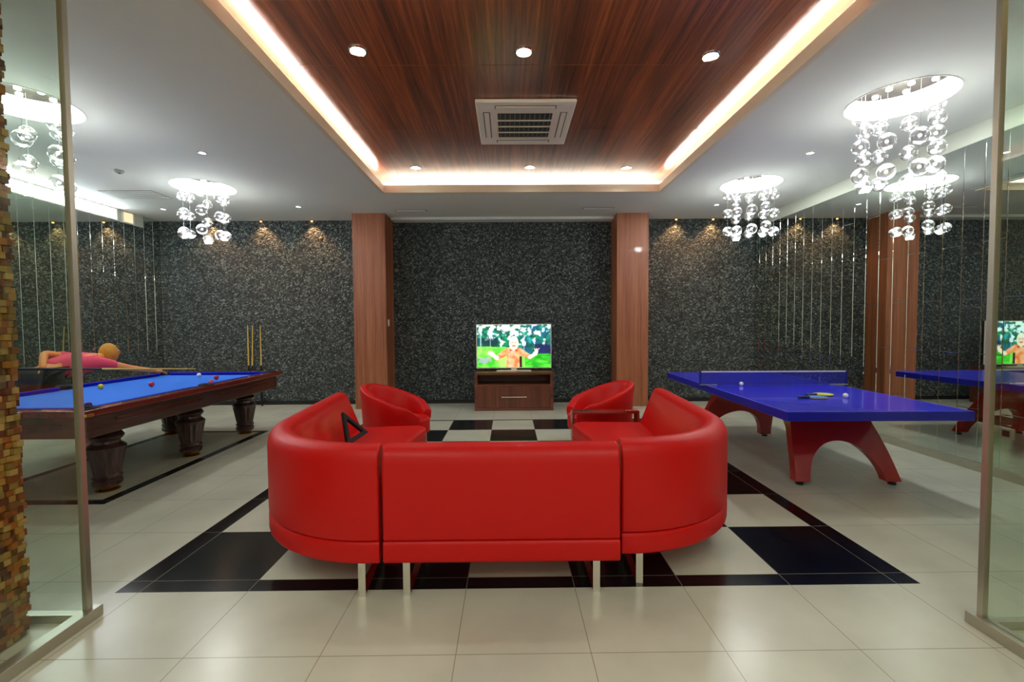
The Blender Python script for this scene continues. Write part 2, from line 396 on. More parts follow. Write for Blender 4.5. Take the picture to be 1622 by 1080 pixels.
# front partition, corridor walls (behind the glass and the camera)
b = MB(); b.box(XL, -1.32, YF-.12, YF, 0, ZC); struct(b.build('wall_front_left', 'plaster'))
b = MB(); b.box(5.62, XR, YF-.12, YF, 0, ZC); struct(b.build('wall_front_right', 'plaster'))
b = MB(); b.box(XL, XR, YK-.15, YK, 0, ZC); struct(b.build('wall_rear', 'plaster'))
def mosaic(name, x0, x1, y0, y1, sx, label):
    random.seed(5)
    b = MB(); b.box(x0+.03, x1-.03, y0+.03, y1-.03, .0, ZC-.002)
    vs = []; cols = []
    s = .031
    def chip(c, u, vv, n, wu, wv, d):
        a = [c+u*su*wu+vv*sv*wv for su, sv in ((-1, -1), (1, -1), (1, 1), (-1, 1))]
        q = [p+n*d for p in a]; return a, q
    pal = [(160, 100, 36), (146, 84, 32), (120, 70, 32), (170, 128, 58), (104, 78, 40), (148, 122, 58), (84, 52, 32), (176, 144, 84), (128, 98, 46)]
    mats = [mat('mosaic_%d' % i, c, .45) for i, c in enumerate(pal)]
    out = MB()
    out.add(b.v, b.f, 4)
    faces = []
    def face(origin, u, lu, n, ymax_detail=None):
        nu = int(lu/s); nz = int(ZC/s)
        for i in range(nu):
            for j in range(nz):
                c = origin+u*((i+.5)*s+(s*.5 if j % 2 else 0)*.6)+Vector((0, 0, (j+.5)*s+.004))
                wu = s*.5*random.uniform(.75, 1.1); wv = s*.5*random.uniform(.8, 1.0)
                a, q = chip(c, u, Vector((0, 0, 1)), n, wu, wv, random.uniform(.008, .034))
                out.add(a+q, [(4, 5, 6, 7)]+[(m_, (m_+1) % 4, 4+(m_+1) % 4, 4+m_) for m_ in range(4)], random.randrange(len(pal)))
    if sx > 0: face(Vector((x1-.03, y0+.02, 0)), Vector((0, 1, 0)), y1-y0-.04, Vector((1, 0, 0)))
    else: face(Vector((x0+.03, y0+.02, 0)), Vector((0, 1, 0)), y1-y0-.04, Vector((-1, 0, 0)))
    face(Vector((x0+.02, y1-.03, 0)), Vector((1, 0, 0)), x1-x0-.05, Vector((0, 1, 0)))
    o = out.build(name, mats, weld=False); return tag(o, label, 'column')
mosaic('mosaic_pillar', -1.32, -.235, -1.7, -.40, 1, 'amber and brown stone mosaic pillar behind the left glass partition')
mosaic('mosaic_pillar', 4.62, 5.62, -1.7, -.53, -1, 'amber and brown stone mosaic pillar behind the right glass partition')
# solid corridor sides beyond the pillars
b = MB(); b.box(-1.5, -1.32, YK, -.48, 0, ZC); struct(b.build('wall_corridor_left', 'plaster'))
b = MB(); b.box(5.62, 5.8, YK, -.48, 0, ZC); struct(b.build('wall_corridor_right', 'plaster'))
def partition(s, x, y, label):
    t = thing('glass_partition', label, 'glass partition', (x, y, 0))
    # corner post, two panes, base track. local +x points outward
    b = MB(); b.box(-.013, .013, -.013, .013, .055, ZC-.002); b.build('corner_post', 'satin', t)
    b = MB(); a = sorted((-s*.02, -s*-1.02)); 
    e = s*1.0
    x0, x1 = sorted((s*.014, e)); b.box(x0, x1, -.005, .005, .04, ZC-.002); b.build('pane', 'glass', t)
    b = MB(); b.box(-.005, .005, -1.9, -.014, .055, ZC-.002); b.build('pane', 'glass', t)
    b = MB(); b.box(-.032, .032, -1.9, .05, 0, .055); b.build('floor_track', 'satin', t, bevel=.003)
    b = MB(); x0, x1 = sorted((s*.033, e)); b.box(x0, x1, -.02, .02, 0, .04); b.build('sill', 'satin', t)
    return t
partition(-1, -.058, -.34, 'left glass partition with silver corner post and floor track, before the mosaic pillar')
partition(1, 4.285, -.47, 'right glass partition with silver corner post and floor track beside the blue table')
# outlet near the foot of the right mirror wall
t = thing('wall_socket', 'small metal wall socket low on the right mirror wall, seen through the glass', 'socket', (XR, 1.48, .43))
b = MB(); b.box(-.012, 0, -.055, .055, -.05, .05); b.build('plate', 'satin', t, bevel=.003)
b = MB(); b.box(-.015, -.011, -.03, .03, -.028, .028); b.build('outlet', 'black', t)

# ------------------------------------------------------------------ ceiling fittings
def downlight(x, y, z, r, label, group, energy, glow, color, spread=2.3):
    t = thing('downlight', label, 'ceiling light', (x, y, z), 0, group)
    b = MB(); b.lathe([(r*1.25, 0), (r*1.25, -.004), (r*1.02, -.008), (r*.98, -.001)], n=24, cap=False); b.build('ring', 'chrome', t, True)
    b = MB(); b.lathe([(r*.98, -.0015), (r*.98, -.004)], n=24); b.build('lens', glow, t)
    lamp('downlight_lamp', 'SPOT', (0, 0, -.02), energy, color, t, spot_size=spread, spot_blend=.6, shadow_soft_size=r)
    return t
ws = [('left in the row nearest the camera', .885, 1.04), ('middle in the row nearest the camera', 2.18, 1.06), ('right in the row nearest the camera', 3.68, 1.12),
      ('left in the row beyond the air conditioner', .80, 3.62), ('middle in the row beyond the air conditioner', 2.35, 3.62), ('right in the row beyond the air conditioner', 3.68, 3.66)]
for lb, x, y in ws:
    downlight(x, y, 3.598, .058, 'round downlight in the wood ceiling, '+lb, 'downlights in the wood ceiling', LP['down'], 'lamp', (1, .95, .84) if x < 1 else (1, .98, .93))
sm = [('left side, in line between the two left bubble chandeliers', -1.33, 2.50), ('left side, in the far left corner', -3.58, 4.86), ('left side, between far corner and left column', -1.33, 4.75),
      ('right side, in line between the two right bubble chandeliers', 5.48, 2.57), ('right side, near the stone wall', 5.44, 4.75)]
for lb, x, y in sm:
    downlight(x, y, ZC-.001, .035, 'small downlight in the white ceiling, '+lb, 'downlights in the white ceiling', LP['small'], 'lamp_small', (.97, .98, 1))
for lb, x in (('first from the left mirror wall', -3.34), ('second from the left mirror wall', -2.43), ('nearest the left column', -1.51), ('nearest the right column', 5.12), ('nearest the right mirror wall', 5.80)):
    t = thing('wall_washer', 'small warm spotlight grazing the stone wall, '+lb, 'spotlight', (x, YB-.07, ZC), 0, 'warm spotlights above the stone wall')
    b = MB(); b.lathe([(.034, 0), (.034, -.02), (.028, -.024)], n=18, cap=True); b.build('housing', 'chrome', t, True)
    b = MB(); b.sphere((0, 0, -.024), .018, 12); b.build('bulb', 'warm', t, True)
    lamp('washer_lamp', 'SPOT', (0, -.0, -.05), LP['wash'], (1, .52, .22), t, spot_size=1.9, spot_blend=.7, shadow_soft_size=.02)
# cassette air conditioner
t = thing('air_conditioner', 'square cream cassette air conditioner in the middle of the wood ceiling', 'air conditioner', (2.225, 2.28, 3.598))
b = MB(); b.box(-.485, .485, -.50, .50, -.035, 0); b.build('panel', 'white', t, bevel=.01)
b = MB(); b.box(-.275, .275, -.275, .275, -.040, -.034); b.build('intake', 'black', t)
b = MB()
for i in range(-5, 6): b.box(i*.05-.003, i*.05+.003, -.275, .275, -.045, -.040)
b.build('grille', 'grille', t, weld=False)
b = MB()
for yy in (-.14, 0, .14): b.box(-.275, .275, yy-.006, yy+.006, -.05, -.040)
b.build('grille_bar', 'white', t, weld=False)
gf = mat('louver_gap', (90, 84, 74), .6)
for a in ((-.30, .30, -.435, -.365), (-.30, .30, .365, .435), (-.42, -.35, -.30, .30), (.35, .42, -.30, .30)):
    b = MB(); b.box(a[0], a[1], a[2], a[3], -.0365, -.034); sl = b.build('louver', gf, t)
    i = .010; b = MB(); b.box(a[0]+i, a[1]-i, a[2]+i, a[3]-i, -.042, -.036); b.build('blade', 'white', sl, bevel=.003)
for lb, x, y, sx, sy in (('near the left column', .43, 5.02, .26, .05), ('near the right column', 3.55, 4.93, .26, .05), ('above the far end of the billiard table', -3.34, 4.05, .38, .20)):
    t = thing('air_vent', 'flat grey air vent in the white ceiling '+lb, 'vent', (x, y, ZC), 0, 'ceiling vents')
    b = MB(); b.box(-sx, sx, -sy, sy, -.008, 0); b.build('frame', 'grille', t)
    b = MB()
    n = max(3, int(sy/.025))
    for i in range(n): yy = -sy+.012+(2*sy-.024)*(i+.5)/n; b.box(-sx+.015, sx-.015, yy-.004, yy+.004, -.013, -.007)
    b.build('slat', 'plaster', t, weld=False)
t = thing('smoke_detector', 'small grey round smoke detector on the left white ceiling', 'detector', (-2.72, 3.05, ZC))
b = MB(); b.lathe([(.05, 0), (.05, -.02), (.03, -.035)], n=20); b.build('body', 'grille', t, True)
b = MB(); b.lathe([(.012, -.034), (.010, -.042)], n=12); b.build('sensor', 'black', t)

# bubble chandeliers
def chandelier():
    t = thing('bubble_chandelier', 'x', 'chandelier', (0, 0, ZC), 0, 'glass bubble chandeliers')
    D = .19
    b = MB(); b.lathe([(CR, -.004), (CR, D)], n=64, cap=False); b.build('recess_wall', 'recess', t, True)
    b = MB(); b.lathe([(CR, -.006), (CR+.008, -.006), (CR+.008, .0), (CR, 0)], n=64, cap=False); b.build('rim', 'recess', t, True)
    b = MB(); b.lathe([(CR-.002, D-.012), (CR-.002, D)], n=48); b.build('mirror_plate', mat('dark_nickel', (40, 37, 34), .8, .0, spec=.04), t, True)
    pos = [(0, 0)]+[(.15*math.cos(a), .15*math.sin(a)) for a in [i*PI/3 for i in range(6)]]+[(.29*math.cos(a), .29*math.sin(a)) for a in [PI/8+i*PI/4 for i in range(8)]]
    for x, y in pos:
        b = MB(); b.lathe([(.024, D-.012), (.024, D-.03), (.02, D-.034)], (x, y, 0), n=14); b.build('bulb', 'lamp', t, True)
    R = .285
    for i in range(8):
        a = 2*PI*i/8+.25; rr = R*(1 if i % 2 else .86); x, y = rr*math.cos(a), rr*math.sin(a)
        off = .03*math.sin(i*2.4)
        b = MB(); b.tube([(x, y, D-.012), (x, y, -.63+off)], .0012, 5); b.build('wire', 'string', t)
        for z in (-.15, -.40, -.65):
            b = MB(); b.sphere((x, y, z+off), .068, 20); g = b.build('glass_ball', 'bubble', t, True, angle=180)
            b = MB(); b.sphere((x, y, z+off+.0), .014, 8); b.build('bead', 'bead', g, True)
    lamp('chandelier_lamp', 'POINT', (0, 0, .03), LP['chand'], (.96, 1, .97), t, shadow_soft_size=.08)
    lamp('added_ceiling_fill', 'AREA', (0, 0, -.74), LP['below'], (.96, 1, .96), t, shape='DISK', size=.55, rot=(PI, 0, 0))  # unseen upward lamp added under the balls to brighten the ceiling
    return t
c0 = chandelier()
lbs = ['nearer right bubble chandelier, above the near end of the blue table tennis table', 'farther right bubble chandelier, above the far end of the blue table tennis table',
       'nearer left bubble chandelier, partly behind the left glass and post', 'farther left bubble chandelier, above the far end of the billiard table']
for i, (x, y) in enumerate(CH):
    c = c0 if i == 0 else copy_tree(c0)
    c.location = (x, y, ZC); c.rotation_euler.z = [.3, .1, .5, .2][i]; c['label'] = lbs[i]

# ------------------------------------------------------------------ sofa
def arc_path(pts):  # pts list of (x,y) ; inward normals computed to the left or right by flag
    return pts
BACK = [(.002, .312), (0, .33), (0, .72), (.006, .76), (.022, .792), (.05, .812), (.085, .818), (.118, .812), (.142, .795), (.158, .765), (.285, .44), (.285, .312)]
BASE = [(.012, .192), (.002, .20), (0, .215), (0, .290), (.004, .304), (.012, .310), (.69, .310), (.70, .30), (.70, .205), (.69, .192)]
SEAT = [(.20, .312), (.20, .462), (.24, .470), (.64, .472), (.680, .462), (.698, .44), (.700, .41), (.700, .33), (.692, .312)]
def module(name, label, path, legs, rz=0, grow=0):
    t = thing(name, label, 'sofa', (path[0][0][0], path[0][0][1], 0), rz, 'red sofa sections')
    ox, oy = path[0][0]
    P = [((p[0]-ox, p[1]-oy), n) for p, n in path]
    for nm, pr in (('base', BASE), ('backrest', BACK), ('seat', SEAT)):
        b = MB(); b.sweep(P, pr, 0, grow); b.build(nm, 'red', t, bevel=.008 if nm != 'backrest' else .014, seg=3)
    for (x, y, ang, L) in legs:
        b = MB(); w2 = .019; th = .010; z1 = .193
        ca, sa = math.cos(ang), math.sin(ang)
        def bx(u0, u1, z0, z1_):
            q = []
            for z in (z0, z1_):
                for u, v_ in ((u0, -w2), (u1, -w2), (u1, w2), (u0, w2)): q.append((x-ox+ca*u-sa*v_, y-oy+sa*u+ca*v_, z))
            b.add(q, [(3, 2, 1, 0), (4, 5, 6, 7), (0, 1, 5, 4), (1, 2, 6, 5), (2, 3, 7, 6), (3, 0, 4, 7)])
        bx(0, th, 0, z1); bx(L-th, L, 0, z1); bx(th, L-th, 0, th); bx(th, L-th, z1-th, z1)
        b.build('leg', 'chrome', t, weld=False)
    return t
def straight(x0, x1, y): return [((x0+(x1-x0)*i/4, y), (0, 1)) for i in range(5)]
module('sofa_section', 'red leather straight middle section of the U-shaped sofa, its back to the camera', straight(1.368, 2.632, -.20), [(1.485, -.165, PI/2, .55), (2.512, -.155, PI/2, .55)])
def corner(sgn, xc, y0, R, yend, rot=0):
    P = [((xc, y0), (0, 1))]; n = 14
    for i in range(1, n+1):
        a = PI/2*i/n; P.append(((xc+sgn*R*math.sin(a), y0+R-R*math.cos(a)), (-sgn*math.sin(a), math.cos(a))))
    for i in range(1, 4): P.append(((xc+sgn*R, y0+R+(yend-y0-R)*i/3), (-sgn, 0)))
    return P
Pl = corner(-1, 1.352, -.20, .85, 1.84)
Pr = corner(1, 2.655, -.13, .85, 1.94)
module('sofa_section', 'red leather curved left corner section of the sofa, with the black triangle rack on it', Pl, [(1.250, -.165, PI/2, .52), (.60, 1.60, 0, .66)], .085, .20)
module('sofa_section', 'red leather curved right corner section of the sofa, nearest the blue table', Pr, [(2.762, -.085, PI/2, .52), (2.72, 1.70, 0, .70)], -.06, .25)
# black triangle rack leaning on the left backrest
t = thing('ball_rack', 'black triangular ball rack leaning on the left sofa backrest', 'ball rack', (.75, 1.0, .478))
b = MB()
tri = [Vector((0, 0, .02)), Vector((.09, .24, .07)), Vector((-.08, .12, .27))]
cc = sum(tri, Vector())/3
nrm = (tri[1]-tri[0]).cross(tri[2]-tri[0]).normalized()
def ring(k, o): return [cc+(p-cc)*k+nrm*o for p in tri]
R = [ring(1, -.018), ring(1, .018), ring(.60, .018), ring(.60, -.018)]
vs = [p for r in R for p in r]
b.add(vs, [(i*3+j, i*3+(j+1) % 3, ((i+1) % 4)*3+(j+1) % 3, ((i+1) % 4)*3+j) for i in range(4) for j in range(3)])
b.build('frame', 'black_matte', t, bevel=.008)

# ------------------------------------------------------------------ tub chairs
def tub_chair(label, loc, rz):
    t = thing('tub_chair', label, 'armchair', loc, rz, 'red tub chairs')
    # faces +x; shell is a U with the high back at -x
    n = 40; rings = []
    def shell(a):                        # a in [-1,1] along the U, 0 at the back
        th = abs(a)*PI*.80
        rx, ry = .40, .37
        x = -rx*math.cos(th)*(1 if math.cos(th) > 0 else .98); y = ry*math.sin(th)*(1 if a > 0 else -1)
        top = .80-.255*(1-math.cos(min(th, PI*.8)))/1.81-.06*max(0, abs(a)-.85)/.15
        return x, y, top
    vs = []; fs = []; prof_n = 10
    for i in range(n+1):
        a = -1+2*i/n; x, y, top = shell(a)
        d = Vector((x, y, 0)).normalized(); th = .075
        low = Vector((x, y, 0))*.80; c = Vector((x, y, 0))
        pr = [low+Vector((0, 0, .20)), c*.95+Vector((0, 0, .34)), c*1.0+Vector((0, 0, top-.10)), c*1.02+Vector((0, 0, top-.035)),
              c*1.0+Vector((0, 0, top-.008)), c-d*.035+Vector((0, 0, top)), c-d*.070+Vector((0, 0, top-.012)), c-d*.088+Vector((0, 0, top-.045)),
              c-d*.095+Vector((0, 0, .42)), low-d*.07+Vector((0, 0, .20))]
        vs += pr
    for i in range(n):
        for k in range(prof_n): q = (k+1) % prof_n; fs.append((i*prof_n+k, i*prof_n+q, (i+1)*prof_n+q, (i+1)*prof_n+k))
    fs.append(tuple(range(prof_n))); fs.append(tuple(n*prof_n+k for k in range(prof_n-1, -1, -1)))
    b = MB(); b.add(vs, fs); b.build('shell', 'red', t, bevel=.01, seg=2)
    b = MB(); pts = []
    for i in range(28):
        a = 2*PI*i/28; pts.append((.02+.30*math.cos(a)*(1.12 if math.cos(a) > 0 else .95), .27*math.sin(a)))
    b.prism(pts, .26, .43); b.build('seat', 'red', t, bevel=.03, seg=4)
    for sy in (-1, 1):
        b = MB(); w2 = .016
        b.box(-.24, .26, sy*.20-w2, sy*.20+w2, 0, .010); b.box(-.24, -.23, sy*.20-w2, sy*.20+w2, .010, .27); b.box(.25, .26, sy*.20-w2, sy*.20+w2, .010, .27)
        b.build('leg', 'chrome', t, weld=False)
    return t
tub_chair('red tub armchair at the end of the left sofa section, facing right', (.80, 2.44, 0), -.10)
tub_chair('red tub armchair at the end of the right sofa section, facing left', (3.07, 2.56, 0), PI+.12)
# slab table between right chair and sofa end
t = thing('side_table', 'narrow red-brown slab table with chrome fitting between the right sofa end and tub chair', 'side table', (3.03, 2.07, 0))
b = MB(); b.box(-.34, .35, -.08, .05, .535, .56); b.build('top', 'slab', t, bevel=.004)
for x in (-.34, .325):
    b = MB(); b.box(x, x+.025, -.08, .05, 0, .535); b.build('side_panel', 'slab', t, bevel=.004)
b = MB(); b.box(.20, .34, -.09, -.05, .56, .578); b.build('clip', 'chrome', t, bevel=.004)

# ------------------------------------------------------------------ television and cabinet
t = thing('tv_cabinet', 'low brown wooden television cabinet with open shelf and drawer', 'cabinet', (2.13, 5.19, 0))
b = MB(); W, Dp, H = .665, .25, .65; q = .028
b.box(-W, W, -Dp, Dp, H-.04, H); b.box(-W, -W+.05, -Dp, Dp, 0, H-.04); b.box(W-.05, W, -Dp, Dp, 0, H-.04); b.box(-W+.05, W-.05, -Dp, Dp, .42, .445)
b.box(-W+.05, W-.05, Dp-.02, Dp, 0, H-.04); b.box(-W+.05, W-.05, -Dp+.002, Dp-.02, 0, .05)
b.build('body', 'wood_cabinet', t, weld=False)
b = MB(); b.box(-W+.052, W-.052, -Dp-.002, -Dp+.02, .054, .416); d = b.build('drawer', wood('wood_drawer', (70, 34, 22), (104, 54, 36), (128, 74, 50), 'Z', .4, .2, 60), t, bevel=.003)
b = MB(); b.tube([(-.21, -Dp-.03, .235), (.21, -Dp-.03, .235)], .006, 10)
for x in (-.19, .19): b.tube([(x, -Dp-.03, .235), (x, -Dp, .235)], .006, 8)
b.build('handle', 'silver', d)
def tv():
    W, H = .655, .385; zc = .70+H
    t = thing('television', 'flat television in a silver frame showing a person in an orange shirt outdoors', 'television', (2.135, 5.22, .65))
    z0 = .045
    b = MB(); b.box(-W, W, .012, .05, z0, z0+2*H); b.build('casing', 'black', t, bevel=.006)
    b = MB(); e = .014
    for a in ((-W, W, z0, z0+e), (-W, W, z0+2*H-e, z0+2*H), (-W, -W+e, z0+e, z0+2*H-e), (W-e, W, z0+e, z0+2*H-e)): b.box(a[0], a[1], -.004, .012, a[2], a[3])
    b.build('bezel', 'silver', t, weld=False)
    b = MB(); b.box(-.30, .30, -.10, .10, 0, .012); b.box(-.05, .05, .0, .03, .012, z0); b.build('stand', 'silver', t, bevel=.003)
    nx, ny = 150, 84; vs = []; fs = []; w2, h2 = W-e, H-e
    for j in range(ny+1):
        for i in range(nx+1): vs.append((-w2+2*w2*i/nx, .004, z0+H-h2+2*h2*j/ny))
    for j in range(ny):
        for i in range(nx): a = j*(nx+1)+i; fs.append((a, a+1, a+nx+2, a+nx+1))
    me = bpy.data.meshes.new('screen'); me.from_pydata(vs, [], fs); me.update()
    ca = me.color_attributes.new('picture', 'FLOAT_COLOR', 'POINT')
    def nz(x, y, s, o=0): return noise.fractal(Vector((x*s, y*s, o)), 1.0, 2.0, 4)
    def mix(a, b, f): f = max(0, min(1, f)); return tuple(p+(q-p)*f for p, q in zip(a, b))
    def cap(px, py, ax, ay, bx, by, r0, r1):
        dx, dy = bx-ax, by-ay; k = max(0, min(1, ((px-ax)*dx+(py-ay)*dy)/(dx*dx+dy*dy)))
        return math.hypot(px-ax-k*dx, py-ay-k*dy)-(r0+(r1-r0)*k)
    A = 1.70
    def paint(u, v):       # u 0..1 left to right, v 0..1 bottom to top
        x, y = u*A, v
        horizon = .50-.06*u if u < .5 else .30+.02*math.sin(u*9)
        if y > horizon:
            c = mix((10, 62, 48), (20, 150, 90), nz(x, y, 5)+.35)
            c = mix(c, (40, 170, 170), nz(x, y, 7, 4)*1.3)
            if u > .6: c = mix(c, (22, 90, 130), nz(x, y, 6, 9)+.35)
            sky = nz(x, y, 8, 2)*1.6+(y-.72)*2.0+(.35-abs(u-.45))*1.1
            if sky > .25: c = mix(c, (225, 250, 255), (sky-.25)*3.2)
            if y < horizon+.22 and u > .78: c = mix(c, (30, 16, 80), .7)
            if y < horizon+.20 and u < .28: c = mix(c, (16, 36, 60), .6)
            for tx in (.05, .18, .64):
                if abs(u-tx) < .006 and y < .85: c = (150, 200, 190)
        else:
            c = mix((60, 190, 40), (170, 240, 110), nz(x, y, 4, 6)+.5-.3*u)
            if u > .65: c = mix((24, 150, 30), (90, 220, 60), nz(x, y*3, 4, 6)+.5)
        if u < .2 and .08 < y < .24 and nz(x, y, 9, 1) > -.05: c = mix(c, (200, 160, 240), .6)
        o1, o2 = (238, 118, 60), (252, 190, 150)
        sh = mix(o1, o2, nz(x, y, 7, 3)+.55)
        if cap(x, y, .84, .02, .84, .36, .17, .15) < 0: c = sh
        if cap(x, y, .72, .38, .46, .22, .08, .06) < 0 or cap(x, y, .97, .38, 1.22, .24, .08, .05) < 0: c = sh
        if cap(x, y, .46, .22, .36, .30, .05, .035) < 0 or cap(x, y, .36, .30, .30, .34, .05, .05) < 0: c = (252, 226, 210)
        if cap(x, y, 1.22, .24, 1.33, .30, .045, .035) < 0 or cap(x, y, 1.34, .32, 1.38, .37, .05, .035) < 0: c = (252, 220, 205)
        for q in (-.05, .0, .05):
            if cap(x, y, 1.36, .36, 1.38+q, .44, .014, .010) < 0: c = (252, 220, 205)
        if cap(x, y, .84, .42, .84, .46, .05, .05) < 0: c = (240, 180, 150)
        e = ((x-.85)/.095)**2+((y-.57)/.15)**2
        if e < 1.25: c = (240, 240, 236)
        if e < .8 and y < .63: c = (252, 214, 190)
        for ex in (.815, .885):
            if math.hypot(x-ex, (y-.585)*1.4) < .014: c = (90, 50, 40)
        if abs(x-.85) < .035 and abs(y-.505) < .009: c = (170, 70, 60)
        if abs(y-.40) < .02 and abs(x-.84) < .09 and abs(x-.84) > .02+(.42-y): c = (190, 60, 40)
        if 0.985 < x < 1.04 and y < .26: c = (60, 20, 30)
        return c
    for j in range(ny+1):
        for i in range(nx+1): ca.data[j*(nx+1)+i].color = lin(tuple(max(0, min(255, c)) for c in paint(i/nx, j/ny)))
    m = bpy.data.materials.new('tv_picture'); m.use_nodes = True; kk = N(m)
    at = kk.n('ShaderNodeVertexColor'); at.layer_name = 'picture'; kk.b.inputs['Base Color'].default_value = (0, 0, 0, 1); kk.b.inputs['Roughness'].default_value = .3
    kk.l(at.outputs[0], kk.b.inputs['Emission Color']); kk.b.inputs['Emission Strength'].default_value = .85
    me.materials.append(m); o = bpy.data.objects.new('screen', me); C.objects.link(o); o.parent = t
tv()

# ------------------------------------------------------------------ billiard table
def billiard():
    X0, X1, Y0, Y1, Z = -2.90, -1.20, .90, 3.84, .815
    cx, cy = (X0+X1)/2, (Y0+Y1)/2; hx, hy = (X1-X0)/2, (Y1-Y0)/2
    t = thing('billiard_table', 'dark mahogany billiard table with bright blue cloth and six turned legs', 'billiard table', (cx, cy, 0))
    # apron
    b = MB(); a = .05
    for q in ((-hx+a, hx-a, -hy+a, -hy+a+.04), (-hx+a, hx-a, hy-a-.04, hy-a), (-hx+a, -hx+a+.04, -hy+a+.04, hy-a-.04), (hx-a-.04, hx-a, -hy+a+.04, hy-a-.04)): b.box(q[0], q[1], q[2], q[3], .585, Z-.05)
    b.box(-hx+a+.04, hx-a-.04, -hy+a+.04, hy-a-.04, .66, Z-.06)
    b.build('apron', 'mahogany', t, weld=False, bevel=.006)
    # long carved grooves on the apron
    for q in ((hx-a, hx-a+.008, -hy+.30, -.12), (hx-a, hx-a+.008, .12, hy-.30), (-hx+a-.008, -hx+a, -hy+.30, -.12), (-hx+a-.008, -hx+a, .12, hy-.30)):
        b = MB(); b.box(q[0], q[1], q[2], q[3], .694, .708); b.box(q[0], q[1], q[2], q[3], .664, .672); b.build('moulding', 'mahogany_rail', t, weld=False)
    for s in (-1, 1):
        b = MB(); y0, y1 = sorted((s*(hy-a), s*(hy-a+.008))); b.box(-hx+.25, hx-.25, y0, y1, .690, .698); b.box(-hx+.35, hx-.35, y0, y1, .672, .677); b.build('moulding', 'mahogany_rail', t, weld=False)
    # rail frame
    b = MB(); r = .10
    for q in ((-hx, hx, -hy, -hy+r), (-hx, hx, hy-r, hy), (-hx, -hx+r, -hy+r, hy-r), (hx-r, hx, -hy+r, hy-r)): b.box(q[0], q[1], q[2], q[3], Z-.055, Z)
    b.build('rail', 'mahogany_rail', t, weld=False, bevel=.008)
    # bed
    b = MB(); b.box(-hx+r, hx-r, -hy+r, hy-r, Z-.058, Z-.035); b.build('bed', 'blue_felt', t)
    # cushions (six), sloping nose
    c = .055
    def cushion(p0, p1, nrm):
        b = MB(); d = Vector(nrm)
        P0, P1 = Vector(p0), Vector(p1); e = (P1-P0).normalized()*c
        sec = lambda P, k: [P+Vector((0, 0, Z-.036)), P+Vector((0, 0, Z+.002)), P+d*c+e*k+Vector((0, 0, Z)), P+d*(c-.015)+e*k+Vector((0, 0, Z-.036))]
        b.add(sec(P0, 1)+sec(P1, -1), [(0, 1, 2, 3), (7, 6, 5, 4), (0, 4, 5, 1), (1, 5, 6, 2), (2, 6, 7, 3), (3, 7, 4, 0)]); b.build('cushion', 'blue_cushion', t)
    ix, iy, g = hx-r, hy-r, .07
    cushion((-ix+g, -iy, 0), (ix-g, -iy, 0), (0, 1, 0)); cushion((-ix+g, iy, 0), (ix-g, iy, 0), (0, -1, 0))
    for s in (-1, 1):
        cushion((s*ix, -iy+g, 0), (s*ix, -g, 0), (-s, 0, 0)); cushion((s*ix, g, 0), (s*ix, iy-g, 0), (-s, 0, 0))
    # pockets with black leather rims
    for (x, y) in ((-ix, -iy), (ix, -iy), (-ix, iy), (ix, iy), (-ix-.02, 0), (ix+.02, 0)):
        b = MB(); b.lathe([(.060, Z-.057), (.074, Z-.03), (.076, Z+.006), (.066, Z+.014), (.056, Z+.006), (.052, Z-.05)], (x, y, 0), 24, cap=False)
        b.lathe([(.05, Z-.033), (.05, Z-.0325)], (x, y, 0), 20)
        b.build('pocket', 'black_matte', t, True)
    for (sx, sy) in ((-1, -1), (1, -1), (-1, 1), (1, 1)):
        b = MB(); x0, x1 = sorted((sx*(hx+.003), sx*(hx-.06))); y0, y1 = sorted((sy*(hy+.003), sy*(hy-.06))); b.box(x0, x1, y0, y1, Z-.05, Z-.028)
        b.build('corner_plate', 'brass', t, bevel=.004)
    # legs
    prof = [(.07, .03), (.09, .045), (.106, .06), (.11, .09), (.094, .105), (.106, .12), (.108, .135), (.096, .15), (.138, .37), (.143, .395), (.13, .41), (.104, .43), (.10, .45), (.12, .47), (.130, .49), (.12, .51), (.104, .53), (.126, .56), (.132, .60)]
    def fl(z, i): return .10 if (.16 < z < .385 and i % 4 == 0) else 0
    fine = [prof[0]]
    for p, q in zip(prof, prof[1:]):
        n = max(1, int((q[1]-p[1])/.02)); fine += [(p[0]+(q[0]-p[0])*i/n, p[1]+(q[1]-p[1])*i/n) for i in range(1, n+1)]
    for x in (-.51, .49):
        for y in (-.92, .13, 1.16):
            b = MB(); b.lathe(fine, (x, y-.0, 0), 32, fl); l = b.build('leg', 'mahogany_leg', t, True, angle=28)
            b = MB(); b.lathe([(.085, 0), (.09, .008), (.075, .018), (.05, .022), (.06, .034)], (x, y, 0), 28); tag(b.build('foot', 'brass', l, True), 'brass foot')
    return t, Z-.035
bt, BZ = billiard()
for lb, x, y, col in (('yellow ball near the far long cushion, left of the red balls', -2.42, 2.36, (220, 200, 40)), ('red ball in the middle of the blue cloth', -1.98, 2.50, (208, 30, 30)),
                      ('pinkish red ball by the near side cushion beyond the middle pocket', -1.42, 2.66, (224, 90, 90)), ('crimson ball on the blue cloth near the far end of the near long cushion', -1.66, 3.12, (176, 24, 52)),
                      ('dark purple ball at the near end of the blue cloth beside the glass post', -1.46, 1.19, (58, 20, 120)), ('white cue ball near the far short cushion', -2.10, 3.44, (240, 240, 240))):
    b = MB(); b.sphere((0, 0, .028), .028, 20); o = b.build('billiard_ball', mat('ball_'+lb.split()[0], col, .08, coat=.5), None, True, angle=180)
    o.location = (x, y, BZ+.002); tag(o, lb, 'ball', 'balls on the billiard table')
